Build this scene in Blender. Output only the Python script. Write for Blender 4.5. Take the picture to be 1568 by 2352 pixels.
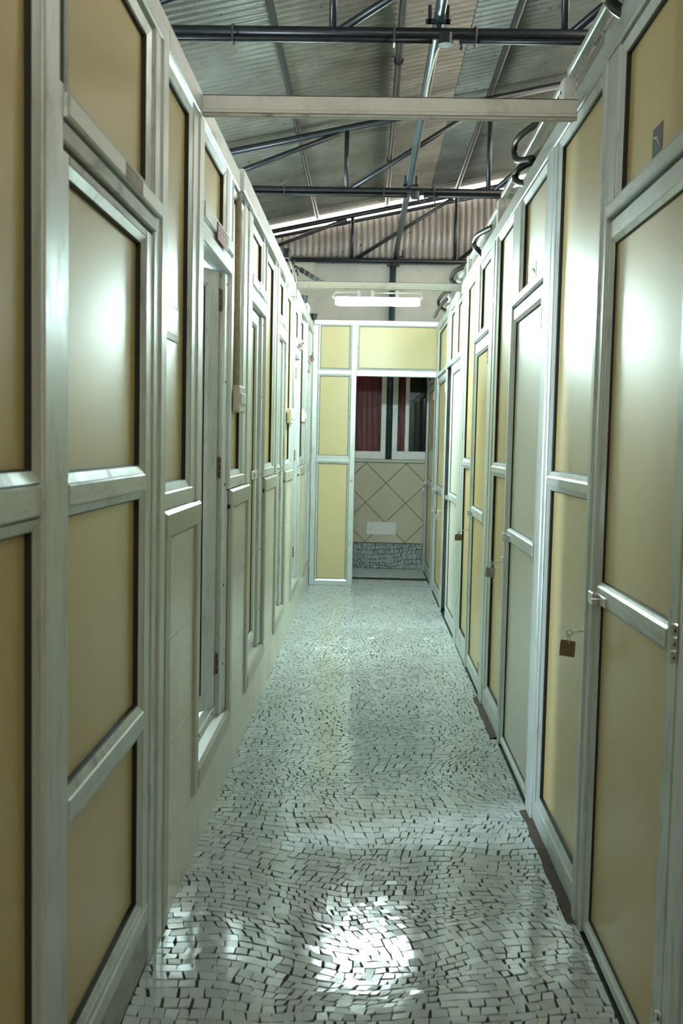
import bpy, bmesh, math, random
import numpy as np
from mathutils import Vector, Matrix, noise

# ------------------------------------------------------------------ clearing
for o in list(bpy.data.objects):
    bpy.data.objects.remove(o, do_unlink=True)
S = bpy.context.scene
COL = S.collection
random.seed(7)
R = random.Random(11)

# ------------------------------------------------------------------ camera
cd = bpy.data.cameras.new('camera'); cam = bpy.data.objects.new('camera', cd); COL.objects.link(cam)
cd.sensor_fit = 'VERTICAL'; cd.sensor_height = 36.0; cd.lens = 2287.0 / 2352.0 * 36.0
cd.clip_start = 0.05; cd.clip_end = 200
fpx, cxp, cyp = 2287.0, 784.0, 1176.0
vx, vy, rr = 843.0, 1018.0, 0.0213
DD = fpx * fpx / ((cyp - vy) + (vx - cxp) * rr)
e_y = Vector((vx - cxp, -(vy - cyp), -fpx)).normalized()
e_z = -Vector((-rr * DD, -DD, -fpx)).normalized()
e_x = e_y.cross(e_z).normalized()
MW = Matrix((e_x, e_y, e_z))                 # world = MW @ cam
CAM = Vector((0, 0, 1.4))
cam.matrix_world = Matrix.Translation(CAM) @ MW.to_4x4()
cd.dof.use_dof = True; cd.dof.focus_distance = 5.0; cd.dof.aperture_fstop = 5.6
S.camera = cam

def project(p):
    c = MW.transposed() @ (Vector(p) - CAM)
    if c.z > -0.05: return None
    return (cxp + fpx * c.x / -c.z, cyp - fpx * c.y / -c.z)

# ------------------------------------------------------------------ view / world
S.view_settings.view_transform = 'Standard'; S.view_settings.look = 'None'
S.view_settings.gamma = 1.0; S.view_settings.use_curve_mapping = False
S.view_settings.exposure = 1.2
W = bpy.data.worlds.new('overcast_sky'); S.world = W; W.use_nodes = True
bg = W.node_tree.nodes['Background']
bg.inputs[0].default_value = (1.0, 0.95, 0.82, 1); bg.inputs[1].default_value = 2.45

TUBE_STRENGTH = 190.0
WINDOW_STRENGTH = 38.0

# ------------------------------------------------------------------ materials
def nt(name):
    m = bpy.data.materials.new(name); m.use_nodes = True
    t = m.node_tree; b = t.nodes['Principled BSDF']
    return m, t, b

def coords(t, scale=(1, 1, 1)):
    tc = t.nodes.new('ShaderNodeTexCoord'); mp = t.nodes.new('ShaderNodeMapping')
    mp.inputs['Scale'].default_value = scale
    t.links.new(tc.outputs['Object'], mp.inputs[0]); return mp.outputs[0]

def ramp(t, src, stops):
    r = t.nodes.new('ShaderNodeValToRGB')
    els = r.color_ramp.elements
    while len(els) < len(stops): els.new(0.5)
    for e, (p, c) in zip(els, stops):
        e.position = p; e.color = (*c, 1) if len(c) == 3 else c
    t.links.new(src, r.inputs[0]); return r.outputs[0]

def noisetex(t, vec, scale, detail=4, rough=0.6, dist=0.0):
    n = t.nodes.new('ShaderNodeTexNoise'); n.inputs['Scale'].default_value = scale
    n.inputs['Detail'].default_value = detail; n.inputs['Roughness'].default_value = rough
    n.inputs['Distortion'].default_value = dist
    t.links.new(vec, n.inputs['Vector']); return n.outputs['Fac']

def mixc(t, fac, a, b, mode='MIX'):
    m = t.nodes.new('ShaderNodeMix'); m.data_type = 'RGBA'; m.blend_type = mode
    for k, v in ((0, fac), (6, a), (7, b)):
        if hasattr(v, 'type') and not isinstance(v, (tuple, list, float, int)): t.links.new(v, m.inputs[k])
        elif k == 0: m.inputs[0].default_value = v
        else: m.inputs[k].default_value = (*v, 1)
    return m.outputs[2]

def bump(t, b, src, dist, strength=1.0):
    n = t.nodes.new('ShaderNodeBump'); n.inputs['Distance'].default_value = dist
    n.inputs['Strength'].default_value = strength
    t.links.new(src, n.inputs['Height']); t.links.new(n.outputs[0], b.inputs['Normal'])

def simple(name, col, rough=0.5, metal=0.0, var=0.0, vscale=30, emit=None, estr=0, stretch=(1, 1, 1)):
    m, t, b = nt(name)
    b.inputs['Base Color'].default_value = (*col, 1); b.inputs['Roughness'].default_value = rough
    b.inputs['Metallic'].default_value = metal
    if var:
        n = noisetex(t, coords(t, stretch), vscale)
        c = ramp(t, n, [(0.3, tuple(x * (1 - var) for x in col)), (0.7, tuple(min(1, x * (1 + var)) for x in col))])
        t.links.new(c, b.inputs['Base Color'])
    if emit:
        b.inputs['Emission Color'].default_value = (*emit, 1); b.inputs['Emission Strength'].default_value = estr
    return m

def aluminium(name, stretch, tint=(0.70, 0.755, 0.745), grime=0.5, metal=0.4, rough=0.29):
    m, t, b = nt(name)
    fine = noisetex(t, coords(t, stretch), 14, 6, 0.7)
    c0 = ramp(t, fine, [(0.25, tuple(x * 0.88 for x in tint)), (0.75, tint)])
    blot = noisetex(t, coords(t, tuple(s ** 0.5 for s in stretch)), 5, 8, 0.75, 0.6)
    f = ramp(t, blot, [(0.52, (0, 0, 0)), (0.72, (grime,) * 3)])
    c1 = mixc(t, f, c0, (0.16, 0.13, 0.10))
    b.inputs['Metallic'].default_value = metal
    t.links.new(c1, b.inputs['Base Color'])
    r = ramp(t, blot, [(0.3, (rough,) * 3), (0.7, (rough + 0.25,) * 3)])
    t.links.new(r, b.inputs['Roughness'])
    bump(t, b, fine, 0.0004, 0.6)
    return m

M = {}
M['alu_v'] = aluminium('worn_aluminium_upright', (9, 9, 0.5))
M['alu_h'] = aluminium('worn_aluminium_rail', (9, 0.5, 9))
M['alu_x'] = aluminium('worn_aluminium_cross', (0.5, 9, 9))
M['alu_dirty'] = aluminium('grimy_aluminium', (8, 0.9, 8), tint=(0.50, 0.50, 0.47), grime=0.85, rough=0.42)
M['galv'] = aluminium('galvanised_beam', (3, 3, 3), tint=(0.80, 0.80, 0.77), grime=0.35, metal=0.15, rough=0.5)

def panel_mat(name, col, rough=0.29):
    m, t, b = nt(name)
    v = coords(t, (30, 30, 0.8))
    n = noisetex(t, v, 5, 3, 0.6)
    c = ramp(t, n, [(0.3, tuple(x * 0.97 for x in col)), (0.7, col)])
    sp = noisetex(t, coords(t), 38, 2, 0.5)
    f = ramp(t, sp, [(0.74, (0, 0, 0)), (0.80, (0.35,) * 3)])
    c = mixc(t, f, c, tuple(x * 0.55 for x in col))
    t.links.new(c, b.inputs['Base Color'])
    b.inputs['Roughness'].default_value = rough
    b.inputs['Specular IOR Level'].default_value = 0.27
    b.inputs['Anisotropic'].default_value = 0.85
    cz = t.nodes.new('ShaderNodeCombineXYZ'); cz.inputs[2].default_value = 1.0
    t.links.new(cz.outputs[0], b.inputs['Tangent'])
    bump(t, b, n, 0.00025, 0.5)
    return m
M['panel'] = panel_mat('cream_laminate', (0.68, 0.54, 0.235))
M['panel_r'] = panel_mat('cream_laminate_right', (0.69, 0.54, 0.245))
M['panel_end'] = panel_mat('cream_laminate_end', (0.66, 0.56, 0.31))
M['panel_daylit'] = panel_mat('daylight_tinted_laminate', (0.66, 0.64, 0.54), 0.3)  # daylight from the ajar doors painted in as a paler laminate
M['rubber'] = simple('black_gasket', (0.012, 0.013, 0.010), 0.6)
M['steel'] = simple('bright_steel', (0.75, 0.77, 0.78), 0.28, 0.9)
M['rust'] = simple('rusty_brass', (0.20, 0.14, 0.09), 0.55, 0.5, 0.3, 60)
M['dark'] = simple('black_rivet', (0.01, 0.01, 0.015), 0.5)
M['pipe'] = simple('black_painted_pipe', (0.022, 0.026, 0.030), 0.33, 0.25, 0.35, 12, stretch=(2, 2, 2))
M['pipe_blue'] = simple('blue_grey_pipe', (0.05, 0.085, 0.10), 0.3, 0.3, 0.3, 9)
M['hose'] = simple('black_hose', (0.015, 0.02, 0.022), 0.35)
M['white_pl'] = simple('white_plastic', (0.72, 0.70, 0.60), 0.4, 0, 0.06, 60)
M['old_pl'] = simple('yellowed_plastic', (0.50, 0.47, 0.36), 0.5, 0, 0.2, 50)
M['grout'] = simple('dark_grout', (0.028, 0.03, 0.026), 0.85, 0, 0.4, 40)
M['mortar'] = simple('brown_mortar', (0.085, 0.062, 0.045), 0.9, 0, 0.4, 60)
M['emit'] = simple('tube_glow', (1, 1, 1), 0.4, emit=(0.74, 1.0, 0.98), estr=TUBE_STRENGTH)
M['skypane'] = simple('daylit_frosted_glass', (0.8, 0.85, 0.9), 0.5, emit=(0.72, 0.90, 1.0), estr=WINDOW_STRENGTH)
M['fixture'] = simple('fixture_white', (0.85, 0.88, 0.88), 0.35)
M['inner'] = simple('cubicle_wall', (0.62, 0.64, 0.60), 0.6, 0, 0.08, 3)
M['inner_dark'] = simple('near_black_board', (0.03, 0.03, 0.03), 0.8)  # near black: right cubicles' darkness painted into the colour; also the dark threshold
M['maroon'] = simple('maroon_sheet', (0.26, 0.035, 0.045), 0.35, 0, 0.3, 20, stretch=(3, 3, 0.5))
M['glass_dark'] = simple('tinted_glass', (0.006, 0.008, 0.012), 0.04)
M['red_sign'] = simple('red_sign', (0.30, 0.035, 0.05), 0.4)
M['blue_sign'] = simple('blue_sign', (0.42, 0.55, 0.68), 0.4)
M['pink_sign'] = simple('pink_sign', (0.62, 0.40, 0.42), 0.4)
M['print'] = simple('white_print', (0.75, 0.72, 0.70), 0.5)
M['dark_sticker'] = simple('dark_sticker', (0.11, 0.11, 0.11), 0.5, 0, 0.3, 200)
M['paper'] = simple('cream_paper', (0.70, 0.66, 0.48), 0.5)
M['picture'] = simple('faded_picture', (0.48, 0.22, 0.17), 0.3, 0, 0.5, 40)
M['brass_tag'] = simple('brown_card_tag', (0.17, 0.125, 0.06), 0.45, 0, 0.12, 90)
M['grey_tag'] = simple('grey_card_tag', (0.30, 0.27, 0.25), 0.45, 0, 0.2, 60)
M['pink_ink'] = simple('pink_ink', (0.45, 0.12, 0.14), 0.5)
M['flower'] = simple('dried_flower', (0.45, 0.27, 0.24), 0.8, 0, 0.4, 120)
M['leafy'] = simple('dried_leaf', (0.13, 0.15, 0.10), 0.8, 0, 0.4, 120)

def tile_mat(name, col, rough, dirt):
    m, t, b = nt(name)
    n = noisetex(t, coords(t), 2.2, 6, 0.65)
    c = ramp(t, n, [(0.35, tuple(x * 0.86 for x in col)), (0.65, col)])
    g = noisetex(t, coords(t, (1, 1, 0.4)), 6, 6, 0.7)
    f = ramp(t, g, [(0.55, (0, 0, 0)), (0.8, (dirt,) * 3)])
    c = mixc(t, f, c, (0.30, 0.24, 0.15))
    t.links.new(c, b.inputs['Base Color']); b.inputs['Roughness'].default_value = rough
    return m
M['wall_tile'] = tile_mat('ivory_wall_tile', (0.78, 0.76, 0.65), 0.25, 0.35)
M['border'] = tile_mat('stone_border', (0.52, 0.52, 0.44), 0.35, 0.6)
M['diamond'] = tile_mat('beige_diamond_tile', (0.60, 0.54, 0.42), 0.22, 0.2)

def mosaic_mat(k=1.0):
    m, t, b = nt('china_mosaic')
    at = t.nodes.new('ShaderNodeAttribute'); at.attribute_name = 'tone'
    c = ramp(t, at.outputs['Fac'], [(0.0, (0.44 * k, 0.50 * k, 0.50 * k)), (0.5, (0.56 * k, 0.63 * k, 0.63 * k)), (1.0, (0.64 * k, 0.71 * k, 0.71 * k))])
    n = noisetex(t, coords(t), 1.3, 5, 0.6)
    f = ramp(t, n, [(0.45, (0, 0, 0)), (0.75, (0.35,) * 3)])
    c = mixc(t, f, c, (0.33, 0.31, 0.25))
    t.links.new(c, b.inputs['Base Color'])
    b.inputs['Roughness'].default_value = 0.10
    n2 = noisetex(t, coords(t), 45, 2, 0.5)
    bump(t, b, n2, 0.0004, 0.5)
    return m
M['mosaic'] = mosaic_mat(); M['mosaic_darker'] = mosaic_mat(0.62)  # second copy has all its tones scaled darker, for the dado
M['mosaic_dark'] = simple('dark_mosaic_chip', (0.05, 0.055, 0.05), 0.2)
M['mosaic_brown'] = simple('brown_mosaic_chip', (0.22, 0.12, 0.07), 0.25)

def sheet_mat(name, c_lo, c_mid, c_hi, stain, sc=(1, 1, 1), spots=0.85):
    m, t, b = nt(name)
    n = noisetex(t, coords(t, sc), 1.7, 8, 0.7, 0.4)
    c = ramp(t, n, [(0.28, c_lo), (0.5, c_mid), (0.72, c_hi)])
    n2 = noisetex(t, coords(t, tuple(3 * s for s in sc)), 2.3, 8, 0.8)
    f = ramp(t, n2, [(0.5, (0, 0, 0)), (0.68, (0.7,) * 3)])
    c = mixc(t, f, c, stain)
    sp = noisetex(t, coords(t), 26, 1, 0.5)
    f2 = ramp(t, sp, [(0.72, (0, 0, 0)), (0.76, (spots,) * 3)])
    c = mixc(t, f2, c, (0.03, 0.025, 0.02))
    t.links.new(c, b.inputs['Base Color']); b.inputs['Roughness'].default_value = 0.42
    b.inputs['Metallic'].default_value = 0.15
    return m
M['roof'] = sheet_mat('weathered_roof_sheet', (0.09, 0.088, 0.067), (0.155, 0.157, 0.13), (0.24, 0.25, 0.22), (0.10, 0.08, 0.046))
M['gable'] = sheet_mat('weathered_gable_sheet', (0.30, 0.26, 0.23), (0.42, 0.37, 0.34), (0.50, 0.46, 0.42), (0.24, 0.15, 0.10), (4, 1, 0.6))
M['plaster'] = sheet_mat('grey_plaster', (0.48, 0.46, 0.40), (0.58, 0.56, 0.50), (0.66, 0.65, 0.59), (0.50, 0.44, 0.36), spots=0.08)
M['plaster'].node_tree.nodes['Principled BSDF'].inputs['Metallic'].default_value = 0
M['plaster'].node_tree.nodes['Principled BSDF'].inputs['Roughness'].default_value = 0.8
M['concrete'] = simple('rough_concrete', (0.30, 0.28, 0.25), 0.9, 0, 0.2, 4)

# ------------------------------------------------------------------ helpers
def mesh_obj(name, verts, faces, m, parent=None, smooth=False, recalc=True, loc=None):
    me = bpy.data.meshes.new(name)
    me.from_pydata([tuple(v) for v in verts], [], faces)
    if recalc:
        b = bmesh.new(); b.from_mesh(me); bmesh.ops.recalc_face_normals(b, faces=b.faces); b.to_mesh(me); b.free()
    me.materials.append(M[m] if isinstance(m, str) else m)
    if smooth:
        me.polygons.foreach_set('use_smooth', [True] * len(me.polygons))
    o = bpy.data.objects.new(name, me); COL.objects.link(o)
    if parent is not None:
        o.parent = parent
        if parent.type == 'EMPTY':
            o.location = -parent.location
    return o

def retag(o, label=None, cat=None, group=None, kind=None):
    if label: o['label'] = label
    if cat: o['category'] = cat
    if group: o['group'] = group
    if kind: o['kind'] = kind
    return o

def thing(name, label, cat, loc=(0, 0, 0), group=None):
    o = bpy.data.objects.new(name, None); COL.objects.link(o); o.location = loc
    o.empty_display_size = 0.05
    return retag(o, label, cat, group)

def struct(name, loc=(0, 0, 0)):
    o = bpy.data.objects.new(name, None); COL.objects.link(o); o.location = loc; o['kind'] = 'structure'
    o.empty_display_size = 0.05
    return o

def basis(d):
    d = Vector(d).normalized()
    a = Vector((0, 0, 1)) if abs(d.z) < 0.9 else Vector((1, 0, 0))
    u = d.cross(a).normalized(); v = d.cross(u).normalized()
    return u, v

def tube_geo(pts, r, n=10, V=None, F=None, caps=True):
    V = [] if V is None else V; F = [] if F is None else F
    pts = [Vector(p) for p in pts]; rings = []
    u = None
    for i, p in enumerate(pts):
        if i == 0: d = pts[1] - p
        elif i == len(pts) - 1: d = p - pts[i - 1]
        else: d = (pts[i + 1] - p).normalized() + (p - pts[i - 1]).normalized()
        d.normalize()
        if u is None: u, v = basis(d)
        else:
            u = (u - d * u.dot(d)).normalized(); v = d.cross(u)
        s = len(V)
        for k in range(n):
            a = 2 * math.pi * k / n
            V.append(p + (u * math.cos(a) + v * math.sin(a)) * r)
        rings.append(s)
    for a, b in zip(rings, rings[1:]):
        for k in range(n):
            F.append((a + k, a + (k + 1) % n, b + (k + 1) % n, b + k))
    if caps:
        F.append(tuple(rings[0] + k for k in range(n))); F.append(tuple(rings[-1] + k for k in range(n)))
    return V, F

def tube(name, pts, r, m, parent=None, n=10):
    V, F = tube_geo(pts, r, n)
    o = mesh_obj(name, V, F, m, parent)
    me = o.data
    for p in me.polygons:
        if len(p.vertices) == 4: p.use_smooth = True
    return o

def smooth_path(pts, k=5):
    P = [Vector(p) for p in pts]; P = [P[0]] + P + [P[-1]]; out = []
    for i in range(1, len(P) - 2):
        for j in range(k):
            t = j / k
            a, b, c, d = P[i - 1], P[i], P[i + 1], P[i + 2]
            out.append(0.5 * ((2 * b) + (c - a) * t + (2 * a - 5 * b + 4 * c - d) * t * t + (-a + 3 * b - 3 * c + d) * t ** 3))
    out.append(P[-2]); return out

def box_geo(x0, x1, y0, y1, z0, z1, ch=0.0, V=None, F=None):
    """box with all twelve edges chamfered by ch"""
    V = [] if V is None else V; F = [] if F is None else F
    if ch <= 0:
        s = len(V)
        V += [Vector(p) for p in ((x0, y0, z0), (x1, y0, z0), (x1, y1, z0), (x0, y1, z0), (x0, y0, z1), (x1, y0, z1), (x1, y1, z1), (x0, y1, z1))]
        F += [tuple(s + i for i in f) for f in ((0, 3, 2, 1), (4, 5, 6, 7), (0, 1, 5, 4), (1, 2, 6, 5), (2, 3, 7, 6), (3, 0, 4, 7))]
        return V, F
    b = bmesh.new()
    bmesh.ops.create_cube(b, size=1)
    for v in b.verts:
        v.co = Vector(((x0 + x1) / 2 + v.co.x * (x1 - x0), (y0 + y1) / 2 + v.co.y * (y1 - y0), (z0 + z1) / 2 + v.co.z * (z1 - z0)))
    bmesh.ops.bevel(b, geom=list(b.edges), offset=ch, segments=1, affect='EDGES')
    b.verts.index_update(); s = len(V)
    V += [v.co.copy() for v in b.verts]
    F += [tuple(s + v.index for v in f.verts) for f in b.faces]
    b.free(); return V, F

def box(name, x0, x1, y0, y1, z0, z1, m, parent=None, ch=0.0):
    V, F = box_geo(x0, x1, y0, y1, z0, z1, ch)
    return mesh_obj(name, V, F, m, parent)

class Face:
    """a wall frame: u along the wall, z up, d into the wall"""
    def __init__(s, kind, at): s.kind, s.at = kind, at; s.rot = None
    def __call__(s, u, z, d):
        if s.kind == 'L': p = Vector((s.at - d, u, z))
        elif s.kind == 'R': p = Vector((s.at + d, u, z))
        else: p = Vector((u, s.at + d, z))
        if s.rot:
            c, a = s.rot; q = p - c
            p = c + Matrix.Rotation(a, 3, 'Z') @ q
        return p
    def opened(s, u, d, ang):
        f = Face(s.kind, s.at); f.rot = (s(u, 0, d), ang); return f

def bar(name, f, u0, u1, z0, z1, d0, d1, m, parent, ch=0.004):
    """bar whose front edges (towards the corridor) are chamfered"""
    c = min(ch, (u1 - u0) * 0.4, (z1 - z0) * 0.4)
    V = []
    for (d, k) in ((d1, 0), (d0 + c, 0), (d0, c)):
        V += [f(u0 + k, z0 + k, d), f(u1 - k, z0 + k, d), f(u1 - k, z1 - k, d), f(u0 + k, z1 - k, d)]
    F = [(0, 1, 2, 3), (8, 9, 10, 11)]
    for a in (0, 4):
        for i in range(4):
            j = (i + 1) % 4; F.append((a + i, a + j, a + 4 + j, a + 4 + i))
    return mesh_obj(name, V, F, m, parent)

def ring(name, f, u0, u1, z0, z1, steps, m, parent):
    """mitred frame lofted through (inset, depth) steps"""
    V = []; F = []
    for k, d in steps:
        V += [f(u0 + k, z0 + k, d), f(u1 - k, z0 + k, d), f(u1 - k, z1 - k, d), f(u0 + k, z1 - k, d)]
    n = len(steps)
    for a in range(n):
        b = (a + 1) % n
        for i in range(4):
            j = (i + 1) % 4; F.append((a * 4 + i, a * 4 + j, b * 4 + j, b * 4 + i))
    return mesh_obj(name, V, F, m, parent)

def pane(f, u0, u1, z0, z1, parent, m='panel', bead=0.020, dep=0.024, base=0.0, alu='alu_v', gk=0.004):
    """u0..z1 is the visible board; bead and gasket stand around it"""
    b = bead + gk
    o = ring('glazing_bead', f, u0 - b, u1 + b, z0 - b, z1 + b,
             [(0, base + 0.001), (bead, base + 0.009), (bead, base + dep), (0, base + dep)], alu, parent)
    g = ring('gasket', f, u0 - gk - .0005, u1 + gk + .0005, z0 - gk - .0005, z1 + gk + .0005,
             [(0, base + 0.0095), (gk, base + 0.013), (gk, base + dep + 0.004), (0, base + dep + 0.004)], 'rubber', parent)
    V = [f(u0 - .004, z0 - .004, base + dep - 0.002), f(u1 + .004, z0 - .004, base + dep - 0.002), f(u1 + .004, z1 + .004, base + dep - 0.002), f(u0 - .004, z1 + .004, base + dep - 0.002)]
    V += [f(u0 - .004, z0 - .004, base + dep + 0.004), f(u1 + .004, z0 - .004, base + dep + 0.004), f(u1 + .004, z1 + .004, base + dep + 0.004), f(u0 - .004, z1 + .004, base + dep + 0.004)]
    F = [(0, 1, 2, 3), (4, 5, 6, 7)] + [(i, (i + 1) % 4, 4 + (i + 1) % 4, 4 + i) for i in range(4)]
    return mesh_obj('panel', V, F, m, parent)

def rivet(f, u, z, d, parent, r=0.006, m='dark', name='rivet'):
    V = []; F = []
    for dd, q in ((d + .001, r), (d - .0025, r * 0.7)):
        for k in range(8):
            a = k * math.pi / 4; V.append(f(u + q * math.cos(a), z + q * math.sin(a), dd))
    F = [tuple(range(8, 16))] + [(i, (i + 1) % 8, 8 + (i + 1) % 8, 8 + i) for i in range(8)]
    return mesh_obj(name, V, F, m, parent)

def hinge(f, u, z, d, parent, h=0.085, w=0.03, m='rust'):
    o = bar('hinge', f, u - w, u, z, z + h, d - 0.003, d + 0.001, m, parent, 0.001)
    V, F = [], []
    for k in range(3):
        a = z + h * (k + 0.06) / 3; b = z + h * (k + 0.94) / 3
        tube_geo([f(u, a, d - 0.005), f(u, b, d - 0.005)], 0.005, 8, V, F)
    mesh_obj('knuckle', V, F, m, o)
    for k in range(3): rivet(f, u - w * 0.5, z + h * (k + 0.5) / 3, d - 0.0035, o, 0.0035, 'dark', 'screw')
    return o

L = Face('L', -0.555); Rt = Face('R', 0.65); Fa = Face('F', 9.70)

# ================================================================== SETTING
# ------------------------------------------------------------------ floor
floor = struct('floor')
V, F = box_geo(-2.4, 2.6, -3.0, 11.6, -0.12, -0.004)
mesh_obj('floor_bed', V, F, 'grout', floor)

def clip_poly(P, x0, x1, z0, z1):
    for (ax, lim, sg) in ((0, x0, 1), (0, x1, -1), (1, z0, 1), (1, z1, -1)):
        Q = []
        for i in range(len(P)):
            a, b = P[i], P[(i + 1) % len(P)]
            ia = (a[ax] - lim) * sg >= 0; ib = (b[ax] - lim) * sg >= 0
            if ia: Q.append(a)
            if ia != ib:
                t = (lim - a[ax]) / (b[ax] - a[ax]); Q.append((a[0] + (b[0] - a[0]) * t, a[1] + (b[1] - a[1]) * t))
        P = Q
        if not P: return P
    return P
def warp(u, v):
    p = Vector((u * 1.5, v * 1.5, 3.1)); q = Vector((u * 4.2, v * 4.2, 9.7))
    n1 = noise.noise_vector(p); n2 = noise.noise_vector(q)
    return (u + 0.17 * n1.x + 0.040 * n2.x, v + 0.20 * n1.y + 0.050 * n2.y)

def mosaic_tiles(u_rng, v_rng, inside, rowh=0.0335, w_rng=(0.024, 0.044), gap=0.0012, rnd=None):
    rnd = rnd or R; out = []
    v = v_rng[0]
    while v < v_rng[1]:
        h = rowh * rnd.uniform(0.9, 1.1)
        u = u_rng[0] + rnd.uniform(0, 0.04)
        while u < u_rng[1]:
            w = rnd.uniform(*w_rng)
            quad = []
            for (a, b) in ((u, v), (u + w, v), (u + w, v + h), (u, v + h)):
                x, y = warp(a, b); quad.append([x, y])
            j = 0.0048
            quad = [[x + rnd.uniform(-j, j), y + rnd.uniform(-j, j)] for x, y in quad]
            cx = sum(q[0] for q in quad) / 4; cy = sum(q[1] for q in quad) / 4
            for P in inside(quad, cx, cy):
                if len(P) < 3: continue
                n = len(P); cx = sum(q[0] for q in P) / n; cy = sum(q[1] for q in P) / n
                g = gap * rnd.uniform(0.6, 1.5)
                q2 = []
                for x, y in P:
                    L_ = math.hypot(x - cx, y - cy) + 1e-6
                    s = max(0.3, 1 - 1.42 * g / L_); q2.append((cx + (x - cx) * s, cy + (y - cy) * s))
                ar = 0.5 * abs(sum(q2[i][0] * q2[(i + 1) % n][1] - q2[(i + 1) % n][0] * q2[i][1] for i in range(n)))
                if ar > 0.7e-4: out.append((q2, cx, cy))
            u += w
        v += h
    return out

def tile_geo(q2, cx, cy, put, rnd, thick=0.004, tilt=0.0075):
    a, b = rnd.gauss(0, tilt), rnd.gauss(0, tilt); z0 = rnd.uniform(-0.0006, 0.0004); n = len(q2)
    if sum(q2[i][0] * q2[(i + 1) % n][1] - q2[(i + 1) % n][0] * q2[i][1] for i in range(n)) < 0: q2 = q2[::-1]
    V = [put(x, y, -thick) for x, y in q2]
    V += [put(x, y, z0 + a * (x - cx) + b * (y - cy) - 0.0006) for x, y in q2]
    V += [put(cx + (x - cx) * 0.95, cy + (y - cy) * 0.95, z0 + a * (x - cx) + b * (y - cy)) for x, y in q2]
    F = [tuple(range(2 * n, 3 * n))]
    for s in (0, n):
        for i in range(n):
            j = (i + 1) % n; F.append((s + i, s + j, s + n + j, s + n + i))
    return V, F

def tone_attr(me, tones):
    a = me.attributes.new('tone', 'FLOAT', 'FACE')
    a.data.foreach_set('value', tones)

def floor_inside(q, x, y):
    if y < 0.85 or y > 11.16 or x < -0.62 or x > 0.72: return []
    hi = 0.649
    if 2.86 < y < 3.76 or 4.70 < y < 5.48: hi = 0.622 + 0.003 * math.sin(y * 23)
    out = []
    for (ya, yb) in ((0.9, 10.20), (10.345, YBK)):
        P = clip_poly([tuple(p) for p in q], -0.558, hi, ya, yb)
        if P: out.append(P)
    return out
YBK = 11.118
tiles = mosaic_tiles((-1.0, 1.1), (0.5, 11.5), floor_inside)
putf = lambda x, y, z: Vector((x, y, z))
cand = []
for i, (q, cx, cy) in enumerate(tiles):
    p = project((cx, cy, 0))
    if p and -20 < p[0] < 1590 and -20 < p[1] < 2385 and cy < 4.0: cand.append((cy, i))
cand.sort(); near = set(i for _, i in cand[:298])
VV, FF, TT = [], [], []
specials = {}
for i, (q, cx, cy) in enumerate(tiles):
    V, F = tile_geo(q, cx, cy, putf, R)
    tone = min(1, max(0, R.gauss(0.5, 0.22)))
    if i in near:
        me = bpy.data.meshes.new('mosaic_tile'); me.from_pydata([tuple(v) for v in V], [], F)
        me.materials.append(M['mosaic']); tone_attr(me, [tone] * len(F))
        o = bpy.data.objects.new('mosaic_tile', me); COL.objects.link(o); o.parent = floor
    else:
        s = len(VV); VV += V; FF += [tuple(s + k for k in f) for f in F]; TT += [tone] * len(F)
me = bpy.data.meshes.new('mosaic_tiles'); me.from_pydata([tuple(v) for v in VV], [], FF)
me.materials.append(M['mosaic']); tone_attr(me, TT)
o = bpy.data.objects.new('mosaic_paving', me); COL.objects.link(o); o.parent = floor; o['kind'] = 'stuff'
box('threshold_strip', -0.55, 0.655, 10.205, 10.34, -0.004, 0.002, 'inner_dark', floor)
for (a, b) in ((2.86, 3.76), (4.70, 5.48)):
    n = 14; V = []; F = []
    for k in range(n + 1):
        y = a + (b - a) * k / n
        V += [Vector((0.618 + 0.003 * math.sin(y * 23) + 0.004 * noise.noise(Vector((y * 9, 0, 0))), y, -0.004)), Vector((0.624 + 0.003 * math.sin(y * 23), y, 0.004)), Vector((0.66, y, 0.012))]
    for k in range(n):
        s = k * 3; F += [(s, s + 1, s + 4, s + 3), (s + 1, s + 2, s + 5, s + 4)]
    mesh_obj('mortar_joint', V, F, 'mortar', floor)

# ------------------------------------------------------------------ left wall, near segment
wl = struct('wall_left')
ZT0, ZT1 = 2.43, 2.505                       # top rail
bar('top_rail', L, -1.5, 2.72, ZT0, ZT1, -0.006, 0.06, 'alu_h', wl)
bar('top_rail', L, 2.72, 4.20, ZT0, ZT1 + 0.0, -0.006, 0.06, 'alu_h', wl)
bar('top_rail', L, 4.20, 9.70, ZT0 + 0.005, ZT1 + 0.018, -0.022, 0.06, 'alu_h', wl)
bar('kerb', L, -1.5, 2.67, -0.004, 0.115, 0.004, 0.06, 'alu_dirty', wl)
bar('bottom_rail', L, -1.5, 2.67, 0.115, 0.165, 0.0, 0.06, 'alu_h', wl)
# nearest fixed bays
for (a, b) in ((-0.55, 0.70), (0.86, 1.665)):
    for (z0, z1) in ((0.215, 1.235), (1.345, 2.38)):
        pane(L, a, b, z0, z1, wl)
    bar('mid_rail', L, a - 0.03, b + 0.03, 1.262, 1.318, 0.0, 0.05, 'alu_h', wl)
bar('post', L, 0.72, 0.84, 0.16, ZT0, -0.004, 0.06, 'alu_v', wl)
bar('post', L, 1.69, 1.790, 0.0, ZT0, -0.006, 0.06, 'alu_v', wl)
bar('post', L, 2.565, 2.625, 0.0, ZT0, -0.002, 0.06, 'alu_v', wl)
bar('post', L, 2.632, 2.705, 0.0, ZT0, -0.008, 0.06, 'alu_v', wl)
bar('transom', L, 1.79, 2.60, 1.965, 2.005, -0.016, 0.05, 'alu_h', wl)
bar('transom_lip', L, 1.79, 2.58, 1.925, 1.963, -0.004, 0.04, 'alu_dirty', wl)
pane(L, 1.865, 2.505, 2.04, 2.385, wl)
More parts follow.
